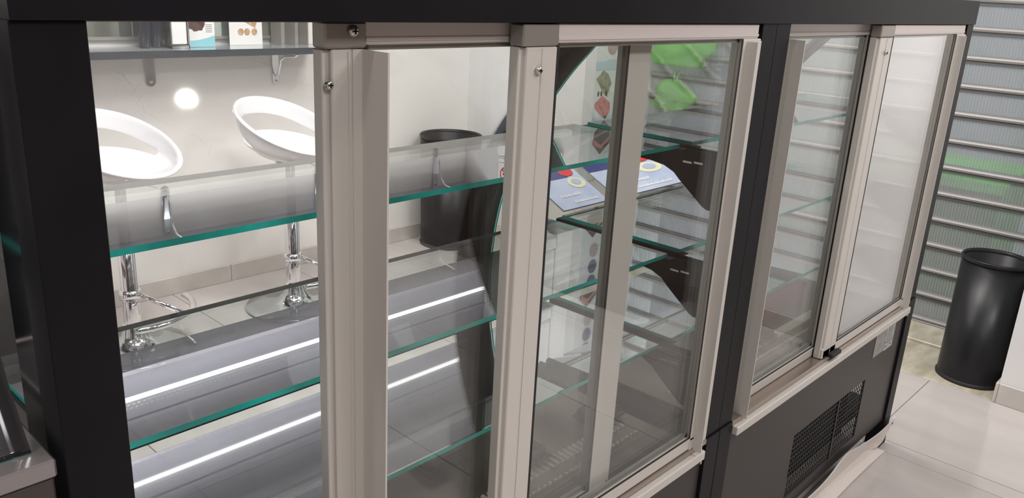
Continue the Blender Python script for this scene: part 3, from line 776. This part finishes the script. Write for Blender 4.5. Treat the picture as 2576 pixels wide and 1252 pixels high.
# ------------------------------------------------------------------ dessert poster on the return wall by the shutter
py = SY1 - .002
ps = thing('dessert_poster', 'tall pale poster strip of dessert photos on the side wall left of the shutter', 'poster', (3.55, py, .42))
part('sheet', B(3.385, 3.70, py - .003, py, .43, 2.05), pr('poster_blue_white', (.66, .72, .74), .25, coat=.3, noise=.25, nscale=3, col2=(.76, .79, .79)), ps)
yy = py - .0035
def pk(nm, shape, mat, off=0.0): part(nm, flat_shape(shape, yy - off), mat, ps)
pk('blue_panel', [(3.385, 1.0), (3.70, 1.0), (3.70, 1.06), (3.385, 1.04)], pr('print_pale_blue', (.50, .64, .70), .3))
pk('white_panel', [(3.57, .76), (3.70, .76), (3.70, .95), (3.57, .94)], frost)
pk('band_print', [(3.385, .715), (3.70, .73), (3.70, .765), (3.385, .76)], MATS['print_pale_blue'])
pk('band_print', [(3.44, .425), (3.66, .475), (3.66, .52), (3.44, .455)], pr('print_mid_blue', (.22, .42, .52), .3))
pk('plate_print', oval(3.515, 1.105, .060, .058), frost); pk('dessert_print', oval(3.515, 1.12, .045, .046), pr('print_mauve', (.45, .36, .36), .4), .001)
pk('sandwich_print', [(3.40, .955), (3.455, 1.0), (3.50, .975), (3.53, .93), (3.50, .86), (3.47, .88)], greenb)
pk('red_cake_print', [(3.40, .83), (3.46, .87), (3.53, .83), (3.535, .785), (3.50, .745), (3.45, .775), (3.40, .81)], pinkr)
for x_ in (3.425, 3.45, 3.49): pk('berry_print', oval(x_, .88, .008, .014, 10), brown)
pk('round_print', oval(3.515, .51, .047, .046), navyp)
pk('chocolate_slice_print', [(3.41, 1.60), (3.48, 1.66), (3.56, 1.60), (3.55, 1.52), (3.49, 1.48), (3.42, 1.54)], brown)
pk('slice_cream_print', [(3.415, 1.60), (3.48, 1.63), (3.555, 1.58), (3.55, 1.57), (3.48, 1.61), (3.42, 1.575)], pinkr, .001)
for z_, mt_ in ((1.735, MATS['print_mauve']), (1.83, navyp), (1.92, navyp), (1.30, navyp), (1.40, brown)): pk('round_print', oval(3.50, z_, .038, .040), mt_)

# ------------------------------------------------------------------ bins and white box
binm = pr('bin_black', (.010, .010, .012), .36, 0, .35)
def make_bin(x, y, r, h, label, taper=1.0):
    t = thing('waste_bin', label, 'bin', (x, y, 0), 'tall round black waste bins')
    m = MB(); rb = r * taper
    m.lathe([(.002, .004), (rb, .004), (rb, .02), (r, h - .01), (r - .004, h - .012), (rb - .004, .012), (.002, .012)], 48, (x, y)); part('body', m, binm, t)
    m = MB(); m.lathe([(r - .005, h - .012), (r - .004, h - .002), (r + .001, h + .002), (r + .005, h - .003), (r + .003, h - .012), (r, h - .014)], 48, (x, y)); part('rim', m, binm, t)
    m = MB(); m.lathe([(rb - .01, 0), (rb + .004, 0), (rb + .005, .010), (rb, .016)], 48, (x, y)); part('base_ring', m, rubber, t)
make_bin(3.47, .655, .118, .50, 'tall black round bin beside the white wall at the right, in front of the shutter')
make_bin(3.015, 3.225, .165, .605, 'black round bin by the back wall seen through the case glass', .93)
t = thing('wall_unit', 'white rounded wall unit high on the right wall by the corner, mirrored in the shelf', 'wall unit', (3.25, 2.88, 1.64))
whitep = pr('white_enamel', (.78, .78, .78), .25)
part('body', B(3.20, 3.305, 2.68, 3.055, 1.72, 2.06, ch=.012), whitep, t)
part('lid', B(3.195, 3.305, 2.675, 3.06, 1.64, 1.715, ch=.012), whitep, t)
s = thing('no_smoking_sign', 'small white sign with red no-smoking ring on the white wall unit', 'sign', (3.198, 2.98, 1.80))
part('plate', B(3.196, 3.199, 2.925, 3.035, 1.752, 1.875), frost, s)
m = MB(); n = 32; cy_, cz_ = 2.980, 1.812; X_ = 3.1952
vs = []
for r_ in (.042, .034):
    vs += [(X_, cy_ + r_ * math.cos(2 * PI * k / n), cz_ + r_ * math.sin(2 * PI * k / n)) for k in range(n)]
m.add(vs, [(k, (k + 1) % n, n + (k + 1) % n, n + k) for k in range(n)])
d_ = .027; m.add([(X_, cy_ - d_ + .003, cz_ + d_ + .003), (X_, cy_ - d_ - .003, cz_ + d_ - .003), (X_, cy_ + d_ - .003, cz_ - d_ - .003), (X_, cy_ + d_ + .003, cz_ - d_ + .003)], [(0, 1, 2, 3)])
part('red_ring', m, pr('sign_red', (.70, .03, .05), .4), s)
m = MB(); m.box(3.1955, 3.1965, cy_ - .024, cy_ + .022, cz_ - .005, cz_ + .004); m.box(3.1952, 3.1965, 2.928, 3.032, 1.871, 1.873)
part('cigarette', m, blackm, s)

# ------------------------------------------------------------------ bar stools
def make_stool(x, y, label):
    t = thing('bar_stool', label, 'bar stool', (x, y, 0), 'white shell bar stools under the wall shelf')
    m = MB(); m.lathe([(.001, .006), (.20, .004), (.205, .008), (.20, .014), (.15, .020), (.10, .030), (.065, .046), (.048, .07), (.040, .10), (.034, .115), (.001, .115)], 56, (x, y)); part('base', m, chrome, t)
    m = MB(); m.lathe([(.030, .10), (.030, .40), (.024, .405), (.001, .405)], 32, (x, y)); part('column', m, chrome, t)
    m = MB(); m.lathe([(.019, .40), (.019, .63), (.06, .645), (.06, .652), (.001, .652)], 24, (x, y)); part('gas_lift', m, pr('dark_chrome', (.35, .35, .37), .12, 1.0), t)
    m = MB(); m.lathe([(.0305, .205), (.037, .207), (.038, .245), (.0305, .247)], 32, (x, y)); part('collar', m, chrome, t)
    fa = math.radians(-52)
    m = MB(); R = .215
    pts = [(x + R * math.cos(fa + a) - .0, y + R * math.sin(fa + a), .165) for a in [math.radians(-58 + 116 * k / 24) for k in range(25)]]
    m.tube(pts, .0125, 12)
    f = part('footrest', m, chrome, t)
    m = MB(); m.tube([(x + .035 * math.cos(fa), y + .035 * math.sin(fa), .228), (x + .10 * math.cos(fa), y + .10 * math.sin(fa), .205), (x + R * math.cos(fa), y + R * math.sin(fa), .168)], .009, 10); part('footrest_arm', m, chrome, f)
    # lever
    m = MB(); m.tube([(x, y, .64), (x + .08 * math.cos(fa + 1.2), y + .08 * math.sin(fa + 1.2), .635), (x + .16 * math.cos(fa + 1.2), y + .16 * math.sin(fa + 1.2), .60)], .004, 8); part('lever', m, chrome, t)
    # seat shell: local frame, back at +v direction
    ba = math.radians(106); NB = 72; rings = []
    def pt(a, r, z):   # a = 0 at the back
        return (x + r * math.cos(ba + a), y + r * math.sin(ba + a), z)
    V = []; F = []
    prof_n = 10
    for k in range(NB):
        a = 2 * PI * k / NB
        if a > PI: a -= 2 * PI
        bk = .5 + .5 * math.cos(a)                      # 1 at the back, 0 at the front
        rim_h = .715 + .178 * bk ** 0.95
        rim_r = .198 + .008 * math.cos(2 * a)
        seat_r = .178 + .004 * math.cos(a)
        seat_h = .690 + .062 * bk ** 1.3
        slot = max(0, 1 - (abs(a) / math.radians(88)) ** 3.5) if abs(a) < math.radians(88) else 0
        band_w = .066 + .010 * bk
        low_h = seat_h + .012 + (rim_h - band_w - seat_h - .012) * slot if slot > 0 else seat_h + .012
        low_r = seat_r + .010 + (rim_r - .008 - seat_r - .010) * slot
        ring = [pt(a, .0008, .660), pt(a, .07, .663 + .006 * bk), pt(a, .125, .672 + .020 * bk), pt(a, seat_r - .025, seat_h - .010), pt(a, seat_r, seat_h + .004),
                pt(a, low_r, low_h), pt(a, low_r + (rim_r - low_r) * .55, low_h + (rim_h - low_h) * .45), pt(a, rim_r, rim_h - .006), pt(a, rim_r + .010, rim_h), pt(a, rim_r + .022, rim_h - .010)]
        V += ring
        rings.append(slot)
    for k in range(NB):
        k2 = (k + 1) % NB
        for j in range(prof_n - 1):
            if j == 4 and rings[k] > .03 and rings[k2] > .03: continue
            F.append((k * prof_n + j, k2 * prof_n + j, k2 * prof_n + j + 1, k * prof_n + j + 1))
    m = MB(); m.add(V, F, 0, True)
    o = part('seat_shell', m, seatm, t)
    sd = o.modifiers.new('solid', 'SOLIDIFY'); sd.thickness = .010; sd.offset = -1
    sb = o.modifiers.new('sub', 'SUBSURF'); sb.levels = 1; sb.render_levels = 2
    return t
st_a = make_stool(1.155, 2.95, 'white shell bar stool at the left, half hidden by the near black post')
st_b = make_stool(1.852, 2.955, 'white shell bar stool left of the opened door edge, under the wall shelf end')
# ------------------------------------------------------------------ far left: stand with boxes, chair
t = thing('side_stand', 'black stand outside the serving case at the left edge', 'stand', (.40, 1.85, 0))
part('top', B(.30, .68, 1.75, 2.1, .86, .88, ch=.003), blackm, t)
part('body', B(.32, .66, 1.77, 2.08, .05, .859, ch=.003), blackgl, t)
part('plinth', B(.31, .67, 1.76, 2.09, .0, .05), blackm, t)
t = thing('patterned_box', 'colourful patterned carton on the black stand at the left edge', 'box', (.45, 1.85, .88))
part('carton', B(.36, .56, 1.78, 1.98, .881, .925, ch=.002), pr('print_yellow', (.62, .56, .36), .4, noise=.9, nscale=22, col2=(.25, .20, .12)), t)
part('upper_tray', B(.365, .555, 1.785, 1.975, .926, .965, ch=.002), pr('print_teal_red', (.05, .25, .33), .4, noise=.9, nscale=16, col2=(.55, .06, .08)), t)
part('lid', B(.36, .56, 1.78, 1.98, .966, .972, ch=.001), frost, t)
t = thing('side_chair', 'dark red wooden chair seen at the left edge behind the patterned box', 'chair', (.55, 2.75, 0))
woodm = pr('dark_red_wood', (.14, .03, .025), .35, noise=.3, nscale=30, stretch=(6, 6, 1))
for (a, b) in ((.38, 2.60), (.72, 2.60)): part('leg', B(a, a + .035, b, b + .035, 0, 1.02, ch=.004), woodm, t)
for (a, b) in ((.38, 2.95), (.72, 2.95)): part('leg', B(a, a + .035, b, b + .035, 0, .44, ch=.004), woodm, t)
part('seat', B(.37, .765, 2.60, 3.0, .44, .475, ch=.006), woodm, t)
part('back_rail', B(.415, .72, 2.607, 2.628, .92, 1.01, ch=.004), woodm, t)
part('back_rail', B(.415, .72, 2.607, 2.628, .66, .72, ch=.004), woodm, t)
# ------------------------------------------------------------------ added ceiling fill panels, downlights
for i, (x_, y_, p) in enumerate(FILL_PANELS):
    t = thing('fill_panel', 'unseen square ceiling panel added for soft fill light', 'ceiling light', (x_, y_, CEIL), 'added ceiling fill panels')
    m = MB()
    for q in ((-.30, .30, -.30, -.285), (-.30, .30, .285, .30), (-.30, -.285, -.285, .285), (.285, .30, -.285, .285)): m.box(x_ + q[0], x_ + q[1], y_ + q[2], y_ + q[3], CEIL - .03, CEIL)
    part('frame', m, alu, t)
for i, (x_, y_) in enumerate(SPOTS):
    t = thing('downlight', 'small round recessed ceiling downlight', 'ceiling light', (x_, y_, CEIL), 'round ceiling downlights')
    m = MB(); m.lathe([(.045, CEIL - .001), (.045, CEIL - .012), (.062, CEIL - .010), (.062, CEIL)], 28, (x_, y_)); part('trim', m, alu, t)
